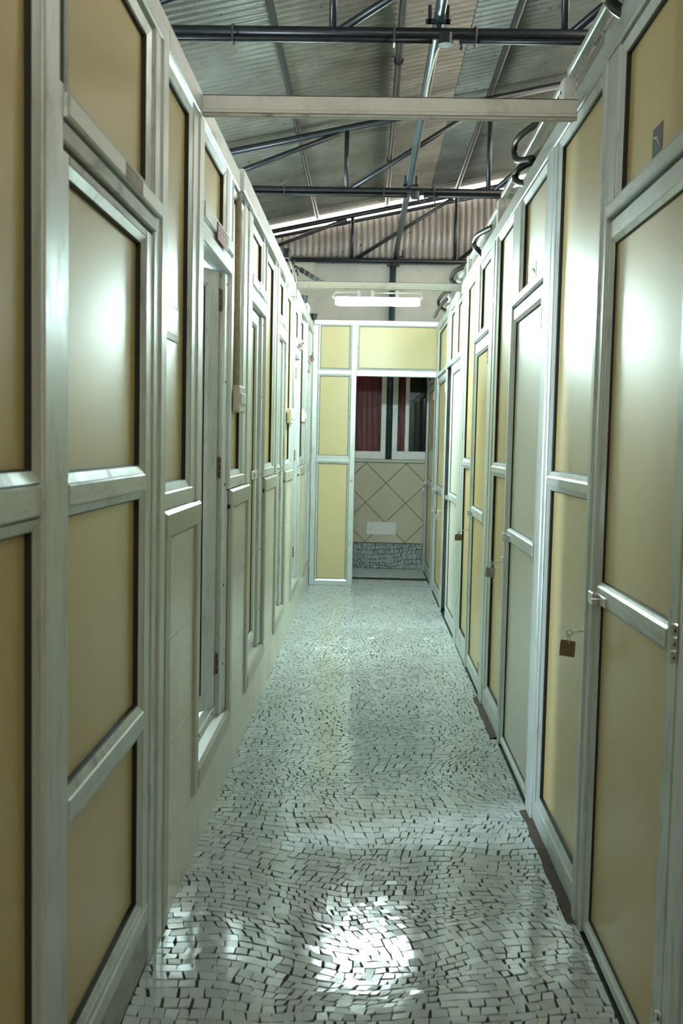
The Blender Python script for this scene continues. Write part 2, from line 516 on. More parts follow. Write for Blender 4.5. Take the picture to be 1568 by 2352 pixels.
bar('stained_strip', L, 2.20, 2.37, 1.968, 2.002, -0.0166, -0.0155, 'rust', wl, 0.0002)
bar('tape_strip', L, 1.80, 2.20, 1.968, 2.002, -0.0168, -0.0155, 'fixture', wl, 0.0002)
bar('stained_strip', L, 1.768, 1.789, 2.02, 2.42, -0.0068, -0.0055, 'mortar', wl, 0.0002)
# door 1 (closed)
d1 = struct('door_1', (-0.555, 1.79, 0))
bar('stile', L, 1.794, 1.852, 0.165, 1.918, 0.002, 0.045, 'alu_v', d1)
bar('stile', L, 2.495, 2.562, 0.165, 1.918, 0.002, 0.045, 'alu_v', d1)
bar('top_rail', L, 1.852, 2.495, 1.895, 1.918, 0.002, 0.045, 'alu_dirty', d1)
bar('mid_rail', L, 1.852, 2.495, 1.268, 1.312, 0.0, 0.045, 'alu_h', d1)
bar('lower_rail', L, 1.852, 2.495, 0.655, 0.705, 0.0, 0.045, 'alu_h', d1)
bar('bottom_rail', L, 1.852, 2.495, 0.166, 0.19, 0.002, 0.045, 'alu_h', d1)
for z0, z1 in ((0.208, 0.633), (0.727, 1.246), (1.335, 1.875)):
    pane(L, 1.872, 2.468, z0, z1, d1, bead=0.018, base=0.002)

# ------------------------------------------------------------------ left wall, tiled bays
OPEN = [(3.29, 4.03), (4.67, 5.38), (6.10, 6.72), (7.42, 8.10), (8.80, 9.50)]
BAY = [(2.71, 3.29), (4.03, 4.67), (5.38, 6.10), (6.72, 7.42), (8.10, 8.80), (9.50, 9.69)]
V, F = box_geo(-0.66, -0.5605, 2.705, 9.69, -0.05, 0.20)      # backing behind low strip
mesh_obj('tile_backing', V, F, 'mortar', wl)
for bi, (a, b) in enumerate(BAY):
    V, F = box_geo(-0.66, -0.5605, a + 0.002, b - 0.002, 0.2, 1.19)
    mesh_obj('tile_backing', V, F, 'mortar', wl)
    bw = 0.078
    if bi < 5:
        for (u0, u1) in ((a, a + bw), (b - bw, b)):
            z0 = 0.0 if bi == 0 and u0 == a else 0.215
            ring('border_band', L, u0, u1, z0, 1.20, [(0, -0.004), (0.012, -0.012), (0.030, -0.012), (0.030, 0.004), (0, 0.004)], 'border', wl) if False else bar('border_band', L, u0 + .001, u1, z0, 1.14, -0.010, 0.005, 'border', wl, 0.008)
        bar('border_band', L, a + 0.001, b, 1.121, 1.200, -0.012, 0.005, 'border', wl, 0.010)
        u0, u1 = a + bw + 0.0015, b - bw - 0.0015
    else:
        u0, u1 = a, b
        bar('border_band', L, a, b, 1.121, 1.200, -0.012, 0.005, 'border', wl, 0.010)
    zz = [0.2155, 0.525, 0.82, 1.119]
    for z0, z1 in zip(zz, zz[1:]):
        bar('tile', L, u0, u1, z0 + 0.001, z1 - 0.001, 0.0, 0.005, 'wall_tile', wl, 0.0015)
# low strip of tiles
u = 2.79; k = 0
while u < 9.69:
    w = 0.305 if k % 3 else 0.24; e = min(u + w, 9.69)
    bar('tile', L, u + 0.001, e - 0.001, -0.004, 0.213, 0.0, 0.005, 'wall_tile', wl, 0.0015); u = e; k += 1
    if u > 9.6: break

def left_upper_bay(a, b, post_w):
    """fixed board above the tiled part and the post that ends it"""
    bar('mid_rail', L, a, b - 0.004, 1.203, 1.252, -0.002, 0.055, 'alu_h', wl)
    p0 = b - post_w
    pane(L, a + 0.036, p0 - 0.024, 1.278, 2.385, wl)
    bar('post', L, p0, p0 + post_w * 0.45, 1.252, ZT0, -0.002, 0.055, 'alu_v', wl)
    bar('post', L, p0 + post_w * 0.45 + 0.003, b - 0.002, 1.202, ZT0, -0.008, 0.055, 'alu_v', wl)
left_upper_bay(2.71, 3.29, 0.175)
left_upper_bay(4.035, 4.67, 0.27)
left_upper_bay(5.385, 6.10, 0.235)
left_upper_bay(6.725, 7.42, 0.235)
left_upper_bay(8.105, 8.80, 0.235)
bar('post', L, 9.53, 9.69, 0.0, ZT0, -0.008, 0.055, 'alu_v', wl)

def left_door(n, a, b, ajar=0.0, m='panel', stepped=0.0):
    # sill band, threshold, transom, hinge post belong to the wall
    bar('border_band', L, a + 0.001, b - 0.001, 0.215, 0.292, -0.012, 0.004, 'border', wl, 0.010)
    V = [L(a, 0.292, 0.0), L(b, 0.292, 0.0), L(b, 0.305, 0.03), L(a, 0.305, 0.03), L(b, 0.305, 0.16), L(a, 0.305, 0.16), L(a, 0.2, 0.0), L(b, 0.2, 0.0), L(b, 0.2, 0.16), L(a, 0.2, 0.16)]
    mesh_obj('sill', V, [(0, 1, 2, 3), (3, 2, 4, 5), (6, 7, 1, 0), (8, 9, 5, 4)], 'border', wl)
    bar('threshold_channel', L, a + 0.004, b - 0.03, 0.306, 0.345, 0.028, 0.060, 'alu_h', wl)
    for q in (0.3, 0.7): rivet(Face('L', -0.555), a + (b - a) * q, 0.335, 0.028, wl, 0.005)
    hp0 = b - 0.165
    bar('jamb', L, hp0, hp0 + 0.045, 0.305, 2.05, 0.030, 0.06, 'alu_dirty', wl)
    bar('hinge_post', L, hp0 + 0.045, hp0 + 0.135, 0.305, 2.05, 0.010, 0.06, 'alu_v', wl)
    bar('post', L, hp0 + 0.137, b - 0.001, 1.203, ZT0, -0.004, 0.055, 'alu_v', wl)
    bar('post', L, hp0 + 0.137, b - 0.001, 0.30, 1.20, 0.006, 0.055, 'alu_v', wl)
    for z in (0.50, 0.82, 1.224, 1.63, 2.01): rivet(L, hp0 + 0.09, z, 0.010, wl)
    bar('post', L, hp0 - 0.02, hp0 + 0.06, 2.18, ZT0, -0.002, 0.055, 'alu_v', wl)
    bar('transom', L, a, b - 0.03, 2.125, 2.178, -0.012, 0.055, 'alu_h', wl)
    bar('transom_lip', L, a, b - 0.03, 2.055, 2.122, -0.004, 0.055, 'alu_h', wl)
    pane(L, a + 0.026, hp0 - 0.045, 2.205, 2.39, wl)
    # leaf, hinged at the far side
    d = struct('door_%d' % n, L(b - 0.165, 0.35, 0.02))
    hu = hp0 - 0.004; f = L.opened(hu, 0.052, math.radians(-ajar)) if ajar else L
    l0 = a + 0.008; zb, zt = 0.350, 2.045
    bd = 0.022
    bar('stile', f, l0, l0 + 0.05, zb, zt, bd, bd + 0.035, 'alu_v', d)
    bar('stile', f, hu - 0.072, hu, zb, zt, bd, bd + 0.035, 'alu_v', d)
    bar('top_rail', f, l0 + 0.05, hu - 0.072, zt - 0.06, zt, bd, bd + 0.035, 'alu_h', d)
    bar('bottom_rail', f, l0 + 0.05, hu - 0.072, zb, zb + 0.05, bd, bd + 0.035, 'alu_h', d)
    pane(f, l0 + 0.062, hu - 0.084, zb + 0.064, zt - 0.074, d, m=m, bead=0.010, dep=0.016, base=bd)
    for z in (0.47, 1.25, 1.90): hinge(f if ajar else L, hu + 0.032, z, bd - 0.001 if not ajar else 0.012, d) if False else (hinge(L, hp0 + 0.036, z, 0.0285, d, 0.085, 0.028) if ajar else None)
    if not ajar:
        o = bar('lock_plate', L, hu - 0.24, hu - 0.02, 1.205, 1.248, bd - 0.006, bd, 'galv', d, 0.002)
        tube('lock_knob', [L(hu - 0.17, 1.226, bd - 0.006), L(hu - 0.17, 1.226, bd - 0.018)], 0.011, 'steel', o)
    return d
left_door(2, *OPEN[0], ajar=24, m='panel_daylit')
left_door(3, *OPEN[1])
left_door(4, *OPEN[2])
left_door(5, *OPEN[3], ajar=16, m='panel_daylit')
left_door(6, *OPEN[4])

# ------------------------------------------------------------------ right wall
wr = struct('wall_right')
RZ0, RZ1 = 2.475, 2.56
bar('top_rail', Rt, -1.5, 2.90, RZ0, RZ1, -0.010, 0.06, 'alu_h', wr)
bar('top_rail', Rt, 2.90, 9.69, RZ0, RZ1 - 0.012, -0.004, 0.06, 'alu_h', wr)
bar('bottom_rail', Rt, 2.90, 3.76, 0.010, 0.088, 0.0, 0.05, 'alu_h', wr)
bar('bottom_rail', Rt, 4.66, 5.46, 0.010, 0.110, 0.0, 0.05, 'alu_h', wr)
bar('bottom_rail', Rt, 6.22, 7.08, 0.004, 0.115, 0.0, 0.05, 'alu_h', wr)
bar('bottom_rail', Rt, -1.5, 2.05, 0.004, 0.10, 0.0, 0.05, 'alu_h', wr)

def right_fixed(u0, u1, zb, ztop=2.442, pm='panel_r'):
    pane(Rt, u0, u1, zb, 1.243, wr, pm, bead=0.026)
    pane(Rt, u0, u1, 1.317, ztop, wr, pm, bead=0.026)
    bar('mid_rail', Rt, u0 - 0.034, u1 + 0.034, 1.262, 1.298, -0.003, 0.05, 'alu_h', wr, 0.006)
def rpost(u0, u1, z0=0.0, z1=RZ0, d=-0.004):
    bar('post', Rt, u0, u1, z0, z1, d, 0.055, 'alu_v', wr)
right_fixed(0.60, 1.90, 0.13)
right_fixed(-0.90, 0.45, 0.13); rpost(0.49, 0.56)
rpost(1.95, 2.03); rpost(2.033, 2.060, 0, RZ0, 0.004)
rpost(2.815, 2.86); rpost(2.863, 2.905, 0.0, RZ0, -0.010)
right_fixed(2.945, 3.575, 0.122)
rpost(3.615, 3.665, 0.088); rpost(3.668, 3.785, 0, RZ0, -0.008)
rpost(4.62, 4.665, 0)
right_fixed(4.700, 5.185, 0.14)
rpost(5.222, 5.30, 0.11); rpost(5.303, 5.455, 0, RZ0, -0.008)
rpost(6.225, 6.265, 0)
right_fixed(6.30, 6.79, 0.15)
rpost(6.825, 6.90, 0.115); rpost(6.903, 7.07, 0, RZ0, -0.008)
# above doors
def over_door(u0, u1, p0, p1, near):
    pane(Rt, u0, u1, 2.088, 2.437, wr, 'panel_r', bead=0.026)
    bar('transom', Rt, near, p1, 2.030, 2.066, -0.008, 0.05, 'alu_h', wr)
    bar('post', Rt, p0, p1, 2.066, RZ0, -0.004, 0.055, 'alu_v', wr)
over_door(2.095, 2.715, 2.742, 2.815, 2.06)
over_door(3.815, 4.405, 4.432, 4.62, 3.785)
over_door(5.485, 5.995, 6.022, 6.225, 5.455)
over_door(7.10, 7.535, 7.562, 7.70, 7.07)
pane(Rt, 7.74, 8.14, 2.088, 2.437, wr, 'panel_r', bead=0.02)
rpost(8.165, 8.33, 2.03); bar('transom', Rt, 7.70, 8.33, 2.030, 2.066, -0.008, 0.05, 'alu_h', wr)
bar('post', Rt, 8.335, 8.42, 0.0, RZ0, -0.006, 0.004, 'alu_v', wr)
pane(Rt, 8.46, 9.45, 2.088, 2.437, wr, 'panel_r', bead=0.02)
rpost(9.50, 9.69, 0); bar('transom', Rt, 8.42, 9.50, 2.030, 2.066, -0.008, 0.05, 'alu_h', wr)
# right side, beyond the end partition
bar('top_rail', Rt, 9.76, 11.1, RZ0, RZ1 - 0.012, -0.004, 0.06, 'alu_h', wr)
rpost(9.76, 9.86); rpost(10.98, 11.1); pane(Rt, 9.90, 10.95, 2.088, 2.437, wr, 'panel_r')
bar('transom', Rt, 9.86, 10.98, 2.030, 2.066, -0.008, 0.05, 'alu_h', wr)

def right_door(n, u_h, u0, u1, u_l, zb=0.055, ztop=1.955, hm='steel', pm='panel_r', zmid=(0.958, 1.030), hasp_z=0.985):
    """hinged at the near side u_h, latch at the far side u_l"""
    d = struct('door_%d' % n, Rt(u_h, 0, 0))
    zt = 2.022; b0 = 0.004
    bar('stile', Rt, u_h + .003, u0 - 0.014, 0.012, zt, b0, b0 + 0.04, 'alu_v', d)
    bar('stile', Rt, u1 + 0.014, u_l - .003, 0.012, zt, b0, b0 + 0.04, 'alu_v', d)
    bar('top_rail', Rt, u0 - 0.014, u1 + 0.014, ztop + 0.014, zt, b0, b0 + 0.04, 'alu_h', d)
    bar('bottom_rail', Rt, u0 - 0.014, u1 + 0.014, 0.012, zb - 0.010, b0, b0 + 0.04, 'alu_h', d)
    bar('mid_rail', Rt, u0 - 0.014, u1 + 0.014, zmid[0] + 0.010, zmid[1] - 0.010, b0 - 0.002, b0 + 0.04, 'alu_h', d, 0.006)
    pane(Rt, u0, u1, zb, zmid[0], d, pm, bead=0.012, dep=0.018, base=b0)
    pane(Rt, u0, u1, zmid[1], ztop, d, pm, bead=0.012, dep=0.018, base=b0)
    for z in (0.12, 0.955, 1.84): hinge(Rt, u_h + 0.004, z, b0 - 0.004, d, 0.085, 0.020, hm)
    o = bar('hasp', Rt, u1 - 0.11, u_l + 0.012, hasp_z - 0.014, hasp_z + 0.012, b0 - 0.007, b0 - 0.002, 'steel', d, 0.001)
    V, F = [], []
    tube_geo([Rt(u_l - 0.075, hasp_z, b0 - .006), Rt(u_l - 0.075, hasp_z, b0 - .026), Rt(u_l - 0.04, hasp_z, b0 - .026), Rt(u_l - 0.04, hasp_z, b0 - .006)], 0.004, 8, V, F)
    mesh_obj('staple', V, F, 'steel', o)
    bar('bolt_block', Rt, u1 - 0.035, u1 + 0.02, hasp_z - 0.018, hasp_z + 0.016, b0 - 0.024, b0 - 0.008, 'steel', o, 0.002)
    return d
right_door(7, 2.062, 2.15, 2.775, 2.812)
right_door(8, 3.788, 3.90, 4.585, 4.618, zb=0.05, pm='panel_daylit')
right_door(9, 5.458, 5.56, 6.185, 6.222, zb=0.095, ztop=1.94, hm='rust')
right_door(10, 7.072, 7.16, 7.935, 7.99, zb=0.115, ztop=1.95, pm='panel_daylit')
right_door(11, 8.425, 8.50, 9.40, 9.49, zb=0.12, ztop=1.95)
right_door(12, 9.865, 9.95, 10.90, 10.975, zb=0.12, ztop=1.95)
# key barrels in the latch posts
for u_ in (2.885, 4.64, 6.245):
    rivet(Rt, u_, 0.875, -0.008, wr, 0.012, 'steel', 'key_barrel')

# mesh screen above the right wall
def mesh_screen(u0, u1, top):
    bar('screen_rail', Rt, u0, u1, top - 0.028, top, 0.022, 0.052, 'alu_h', wr)
    z0, z1 = RZ1 - 0.01, top - 0.026
    V, F = [], []
    step = 0.016; t = 0.0022
    k = int((u1 - u0) / step)
    for s in (1, -1):
        for i in range(-12, k + 1):
            a = u0 + i * step * 1.5
            if a > u1: break
            h = z1 - z0; b0_, b1_ = a, a + h * 1.2
            # clip
            za, zb_ = z0, z1
            if b0_ < u0: za = z0 + (u0 - b0_) / 1.2; b0_ = u0
            if b1_ > u1: zb_ = z1 - (b1_ - u1) / 1.2; b1_ = u1
            if zb_ - za < 0.01: continue
            if s < 0: za, zb_ = z0 + z1 - za, z0 + z1 - zb_
            q = len(V)
            V.extend([Rt(b0_, za - t, 0.036), Rt(b0_, za + t, 0.036), Rt(b1_, zb_ + t, 0.038), Rt(b1_, zb_ - t, 0.038)])
            F.append((q, q + 1, q + 2, q + 3))
    o = mesh_obj('wire_mesh', V, F, 'old_pl', wr); o['kind'] = 'stuff'
mesh_screen(-0.5, 3.62, 2.725)
mesh_screen(3.72, 5.36, 2.725)
mesh_screen(5.44, 6.96, 2.70)
mesh_screen(7.04, 8.75, 2.69)
for u_ in (3.625, 5.365, 6.965, 8.72):
    bar('screen_post', Rt, u_, u_ + 0.075, RZ1 - 0.012, 2.70, 0.012, 0.055, 'galv', wr)
    rivet(Rt, u_ + 0.04, 2.66, 0.012, wr, 0.007)
# boards closing the back of the screens so that the lattice reads against a dull wall
bar('backing_board', Rt, -0.5, 3.62, 2.55, 2.70, 0.060, 0.066, 'concrete', wr)
bar('backing_board', Rt, 3.72, 8.75, 2.55, 2.665, 0.060, 0.066, 'concrete', wr)

# ------------------------------------------------------------------ end partition
we = struct('wall_end_partition')
bar('top_rail', Fa, -0.535, 0.70, 2.532, 2.580, -0.004, 0.05, 'alu_x', we)
bar('post', Fa, -0.545, -0.492, 0.0, 2.532, 0.0, 0.05, 'alu_v', we)
bar('post', Fa, -0.170, -0.118, 0.0, 2.532, -0.002, 0.05, 'alu_v', we)
bar('post', Fa, 0.668, 0.715, 0.0, 2.532, 0.0, 0.05, 'alu_v', we)
bar('mid_rail', Fa, -0.492, -0.170, 2.058, 2.100, 0.0, 0.05, 'alu_x', we)
bar('door_head', Fa, -0.118, 0.668, 2.046, 2.106, -0.004, 0.05, 'alu_x', we)
bar('mid_rail', Fa, -0.492, -0.170, 1.212, 1.258, 0.0, 0.05, 'alu_x', we)
bar('bottom_rail', Fa, -0.492, -0.170, 0.0, 0.045, 0.0, 0.05, 'alu_x', we)
pane(Fa, -0.468, -0.192, 2.120, 2.520, we, 'panel_end', bead=0.016, alu='alu_x')
pane(Fa, -0.098, 0.648, 2.126, 2.520, we, 'panel_end', bead=0.016, alu='alu_x')
pane(Fa, -0.468, -0.192, 1.278, 2.038, we, 'panel_end', bead=0.016, alu='alu_x')
pane(Fa, -0.468, -0.192, 0.066, 1.192, we, 'panel_end', bead=0.016, alu='alu_x')
rivet(Fa, -0.147, 1.03, -0.004, we, 0.014, 'steel', 'latch_cup')

# ------------------------------------------------------------------ back wall
wb = struct('wall_back')
YB = 11.12
Bk = Face('F', YB)
box('plaster_face', -2.4, -0.62, YB, YB + 0.1, -0.1, 3.38, 'plaster', wb)
box('plaster_face', 0.95, 2.6, YB, YB + 0.1, -0.1, 3.38, 'plaster', wb)
box('plaster_face', -0.62, 0.95, YB + 0.09, YB + 0.13, 2.36, 3.38, 'plaster', wb)
box('wall_core', -0.62, 0.95, YB + 0.006, YB + 0.1, -0.1, 1.195, 'mortar', wb)
# mosaic dado
VV, FF, TT = [], [], []
ins = lambda q, x, y: [clip_poly([tuple(p) for p in q], -0.60, 0.94, 0.001, 0.285)]
def put_b(x, y, z): return Vector((x, YB + 0.002 - z, y))
rd = random.Random(5)
for (q, cx, cy) in mosaic_tiles((-1.1, 1.5), (-0.5, 0.8), ins, rowh=0.038, w_rng=(0.028, 0.05), gap=0.0022, rnd=rd):
    V, F = tile_geo(q, cx, cy, put_b, rd, tilt=0.03)
    s = len(VV); VV += V; FF += [tuple(s + k for k in f) for f in F]; TT += [min(1, max(0, rd.gauss(0.55, 0.2)))] * len(F)
me = bpy.data.meshes.new('mosaic_dado'); me.from_pydata([tuple(v) for v in VV], [], FF)
me.materials.append(M['mosaic_darker']); tone_attr(me, TT)
o = bpy.data.objects.new('mosaic_dado', me); COL.objects.link(o); o.parent = wb; o['kind'] = 'stuff'
# diamond tiles, clipped to the dado rectangle
hx, hz = 0.2235, 0.2205
for i in range(-4, 5):
    for j in range(-4, 5):
        if (i + j) % 2 == 0: continue
        cx, cz = 0.22 + i * hx, 0.96 + j * hz
        g = 0.004
        P = clip_poly([(cx - hx + g, cz), (cx, cz - hz + g), (cx + hx - g, cz), (cx, cz + hz - g)], -0.60, 0.94, 0.292, 1.186)
        if len(P) < 3: continue
        n = len(P); mx = sum(p[0] for p in P) / n; mz = sum(p[1] for p in P) / n
        V = [Bk(x, z, 0.006) for x, z in P] + [Bk(x, z, 0.0005) for x, z in P] + [Bk(mx + (x - mx) * 0.985, mz + (z - mz) * 0.985, -0.001) for x, z in P]
        F = [tuple(range(2 * n, 3 * n))] + [(a + k, a + (k + 1) % n, a + n + (k + 1) % n, a + n + k) for a in (0, n) for k in range(n)]
        mesh_obj('tile', V, F, 'diamond', wb)
bar('dado_edge', Bk, -0.60, 0.94, 0.285, 0.292, -0.003, 0.005, 'mortar', wb, 0.001)
mesh_obj('vent_cover', *box_geo(0.018, 0.342, YB - 0.006, YB, 0.382, 0.524, 0.002), 'galv', wb)
bar('window_ledge', Bk, -0.60, 0.94, 1.190, 1.226, -0.022, 0.05, 'border', wb, 0.004)

def window(n, frames, glasses, x0, x1):
    w = struct('window_%d' % n, (x0, YB, 1.23))
    for (a, b, z0, z1) in frames: bar('frame', Bk, a, b, z0, z1, -0.004, 0.05, 'galv', w, 0.003)
    for (a, b, z0, z1, m) in glasses:
        mesh_obj('window_pane', *box_geo(a, b, YB + 0.022, YB + 0.027, z0, z1), m, w)
    return w
M['glass'] = simple('clear_glass', (0.9, 0.95, 0.95), 0.03)
M['glass'].node_tree.nodes['Principled BSDF'].inputs['Transmission Weight'].default_value = 1.0
M['glass'].node_tree.nodes['Principled BSDF'].inputs['IOR'].default_value = 1.1
window(1, [(-0.60, -0.55, 1.228, 2.36), (0.150, 0.205, 1.228, 2.36), (-0.55, 0.150, 1.228, 1.312), (-0.55, 0.15, 2.30, 2.36)],
       [(-0.55, 0.150, 1.312, 2.30, 'glass')], -0.6, 0.21)
window(2, [(0.275, 0.333, 1.228, 2.36), (0.416, 0.460, 1.318, 2.30), (0.333, 0.94, 1.228, 1.318), (0.333, 0.94, 2.30, 2.36), (0.68, 0.73, 1.318, 2.30), (0.73, 0.94, 1.318, 2.3)],
       [(0.333, 0.416, 1.318, 2.30, 'glass'), (0.460, 0.680, 1.318, 2.30, 'glass_dark')], 0.27, 0.94)
bar('window_pier', Bk, 0.205, 0.275, 1.228, 2.36, 0.09, 0.12, 'inner_dark', wb, 0)
# maroon fluted sheet behind the windows
V, F = [], []
n = 0; xs = []
x = -0.75
while x < 1.1:
    for dx, dy in ((0, 0), (0.046, 0), (0.050, -0.024), (0.056, -0.024)): xs.append((x + dx, dy))
    x += 0.062
for (x, dy) in xs: V += [Vector((x + 0.02, 11.30 + dy, 1.2)), Vector((x - 0.02, 11.30 + dy, 2.5))]
for k in range(len(xs) - 1): F.append((2 * k, 2 * k + 2, 2 * k + 3, 2 * k + 1))
mesh_obj('fluted_sheet', V, F, 'maroon', wb)
M['shade'] = simple('dark_backing', (0.02, 0.02, 0.02), 0.9)
box('outer_lining', -0.8, 1.2, 11.36, 11.40, 1.0, 2.6, 'shade', wb)
box('outer_lining', -0.8, 1.2, 11.22, 11.36, 2.42, 2.46, 'shade', wb)

# ------------------------------------------------------------------ gable sheets and roof
wg = struct('wall_gable')
SL = 0.213; ZC = 3.925                    # top chord line z = ZC + SL x
def corr_x(x0, x1, pitch, amp, seg=6):
    n = int((x1 - x0) / pitch * seg); out = []
    for i in range(n + 1):
        x = x0 + (x1 - x0) * i / n; ph = (x / pitch) % 1.0; out.append((x, amp * (1.0 if 0.12 < ph < 0.38 else -1.0 if 0.5 < ph else 0.0)))
    return out
for (a, b) in ((-2.4, -1.0), (-1.02, -0.25), (-0.27, 0.50), (0.48, 1.25), (1.23, 2.7)):
    pr = corr_x(a, b, 0.0675, 0.012, 8)
    V = []; F = []
    off = 0.0015 * (1 if a > -0.3 else 0)
    for x, dy in pr: V += [Vector((x, 11.24 + dy + off, 3.36)), Vector((x, 11.24 + dy + off, ZC + SL * x - 0.028))]
    for k in range(len(pr) - 1): F.append((2 * k, 2 * k + 2, 2 * k + 3, 2 * k + 1))
    o = mesh_obj('gable_sheet', V, F, 'gable', wg, smooth=True)
    md = o.modifiers.new('thickness', 'SOLIDIFY'); md.thickness = 0.0012
ceil = struct('ceiling')
ZR = ZC + 0.088
y = -3.0; sheets = []
while y < 11.19:
    e = min(y + 0.99, 11.20); sheets.append((y, e)); y = e - 0.0
for k, (a, b) in enumerate(sheets):
    for (x0, x1, up) in ((-3.0, 0.62, 0.0), (0.50, 3.2, 0.004)):
        n = int((b + 0.07 - a) / 0.076 * 6); V = []; F = []
        for i in range(n + 1):
            yy = a + (b + 0.07 - a) * i / n if b < 11.19 else a + (b - a) * i / n
            dz = 0.0085 * math.cos(2 * math.pi * yy / 0.076) + (0.003 if i > n - 6 else 0.0) + up
            for x in (x0, x1): V.append(Vector((x, yy, ZR + SL * x + dz + 0.010)))
        for i in range(n): F.append((2 * i, 2 * i + 1, 2 * i + 3, 2 * i + 2))
        o = mesh_obj('roof_sheet', V, F, 'roof', ceil, smooth=True)
        md = o.modifiers.new('thickness', 'SOLIDIFY'); md.thickness = 0.0015

# outer enclosure of the hall, seen only over the cubicles and through ajar doors
wo = struct('wall_outer')
box('rear_wall', -2.3, 2.5, -3.1, -3.0, 0, 2.45, 'inner', wo)
box('side_wall', -2.3, -2.2, -3, 11.12, 0, 3.42, 'inner', wo)
box('side_wall', 2.4, 2.5, -3, 4.0, 0, 4.30, 'inner', wo)
box('side_wall', 2.4, 2.5, 4.0, 11.12, 0, 3.3, 'inner', wo)
for yy in (2.66, 4.05, 5.40, 6.74, 8.12): box('divider', -2.2, -0.62, yy, yy + 0.03, 0, 2.40, 'inner', wo)
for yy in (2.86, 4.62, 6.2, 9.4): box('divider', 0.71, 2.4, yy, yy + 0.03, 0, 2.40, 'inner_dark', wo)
box('added_slot_back', 1.20, 1.22, 7.1, 9.4, 0, 2.42, 'inner_dark', wo)  # black board added behind the door slot so the gap stays dark
box('added_slot_lid', 0.71, 1.22, 7.1, 9.4, 2.42, 2.44, 'inner_dark', wo)  # unseen lid added to shut roof light out of the slot
for k, (yy, h) in enumerate(((2.74, 0.52), (6.82, 0.52))):
    w = struct('window_%d' % (k + 3), (-2.19, yy, 1.0))
    fm = Face('R', -2.2)
    mesh_obj('window_pane', *box_geo(-2.195, -2.185, yy + .04, yy + h - .04, 0.84, 2.26), 'skypane', w)
    for a, b, z0, z1 in ((yy, yy + .04, .8, 2.3), (yy + h - .04, yy + h, .8, 2.3), (yy + .04, yy + h - .04, .8, .84), (yy + .04, yy + h - .04, 2.26, 2.3)):
        box('frame', -2.2, -2.16, a, b, z0, z1, 'fixture', w)

# ================================================================== THINGS
# ------------------------------------------------------------------ header beams
def header(name, label, y, x0, x1, z0, z1, dep):
    t = thing(name, label, 'beam', (0, y, z0))
    box('web', x0, x1, y, y + 0.004, z0, z1, 'galv', t, 0.001)
    box('top_flange', x0, x1, y - 0.000, y + dep, z1 - 0.004, z1, 'galv', t, 0.001)
    box('bottom_flange', x0, x1, y - 0.006, y + dep, z0 - 0.012, z0 - 0.002, 'galv', t, 0.001)
    box('lip', x0, x1, y - 0.002, y + 0.004, z0 - 0.022, z0 - 0.013, 'alu_dirty', t, 0.001)
    return t
header('header_beam', 'near white metal beam crossing the corridor between both partition tops', 3.25, -0.565, 0.640, 2.455, 2.500, 0.05)
header('header_beam', 'far metal beam crossing the corridor just above the tube light', 7.25, -0.57, 0.655, 2.520, 2.556, 0.04)

# ------------------------------------------------------------------ tube light
tl = thing('tube_light', 'glowing tube light with white brackets under the far header beam', 'light', (0.05, 7.27, 2.39))
V, F = [], []
tube_geo([(-0.235, 7.27, 2.414), (0.337, 7.27, 2.419)], 0.028, 14, V, F)
mesh_obj('tube', V, F, 'emit', tl, smooth=True)
box('added_light_shield', -0.25, 0.352, 7.238, 7.302, 2.4455, 2.4485, 'fixture', tl)  # strip added above the tube to keep its light off the roof
for x in (-0.245, 0.347):
    box('end_cap', x - 0.012, x + 0.012, 7.245, 7.295, 2.394, 2.440, 'fixture', tl, 0.003)
for (a, b) in ((-0.255, -0.090), (0.010, 0.355)):
    tube('bracket', [(a, 7.27, 2.480), (b, 7.27, 2.483)], 0.006, 'fixture', tl, 8)
tube('bracket', [(-0.256, 7.27, 2.480), (-0.272, 7.27, 2.450), (-0.250, 7.27, 2.425)], 0.005, 'fixture', tl, 8)
tube('bracket', [(0.356, 7.27, 2.483), (0.372, 7.27, 2.450), (0.352, 7.27, 2.428)], 0.005, 'fixture', tl, 8)
for x in (-0.085, 0.015, 0.19):
    box('clip', x - 0.012, x + 0.012, 7.262, 7.278, 2.436, 2.498, 'fixture', tl, 0.002)

# ------------------------------------------------------------------ trusses
def chz(x): return ZC + SL * x
def truss(Y, label):
    t = thing('roof_truss', label, 'truss', (0, Y, 3.36), 'pipe trusses under the roof')
    xb0, xb1 = -1.95, 2.05
    tube('bottom_chord', [(xb0, Y, 3.396), (xb1, Y, 3.396)], 0.028, 'pipe', t, 14)
    tube('top_chord', [(-2.3, Y, chz(-2.3)), (2.45, Y, chz(2.45))], 0.026, 'pipe', t, 12)
    nodes = [-1.365, -0.215, 0.910, 2.04]
    for x in nodes: tube('strut', [(x, Y, 3.40), (x, Y, chz(x) - 0.01)], 0.019, 'pipe', t, 10)
    tube('diagonal', [(-1.33, Y, 3.43), (-0.28, Y, chz(-0.28) - 0.03)], 0.020, 'pipe', t, 10)
    tube('diagonal', [(-0.175, Y, 3.41), (0.87, Y, chz(0.87) - 0.03)], 0.020, 'pipe', t, 10)
    tube('diagonal', [(0.950, Y, 3.41), (2.0, Y, chz(2.0) - 0.03)], 0.020, 'pipe', t, 10)
    return t
t1 = truss(5.01, 'nearest black pipe truss spanning under the roof, at the top of the picture')
t2 = truss(8.06, 'middle black pipe truss, its full web seen beyond the near header beam')
t3 = truss(11.08, 'farthest black pipe truss set against the ribbed gable wall')
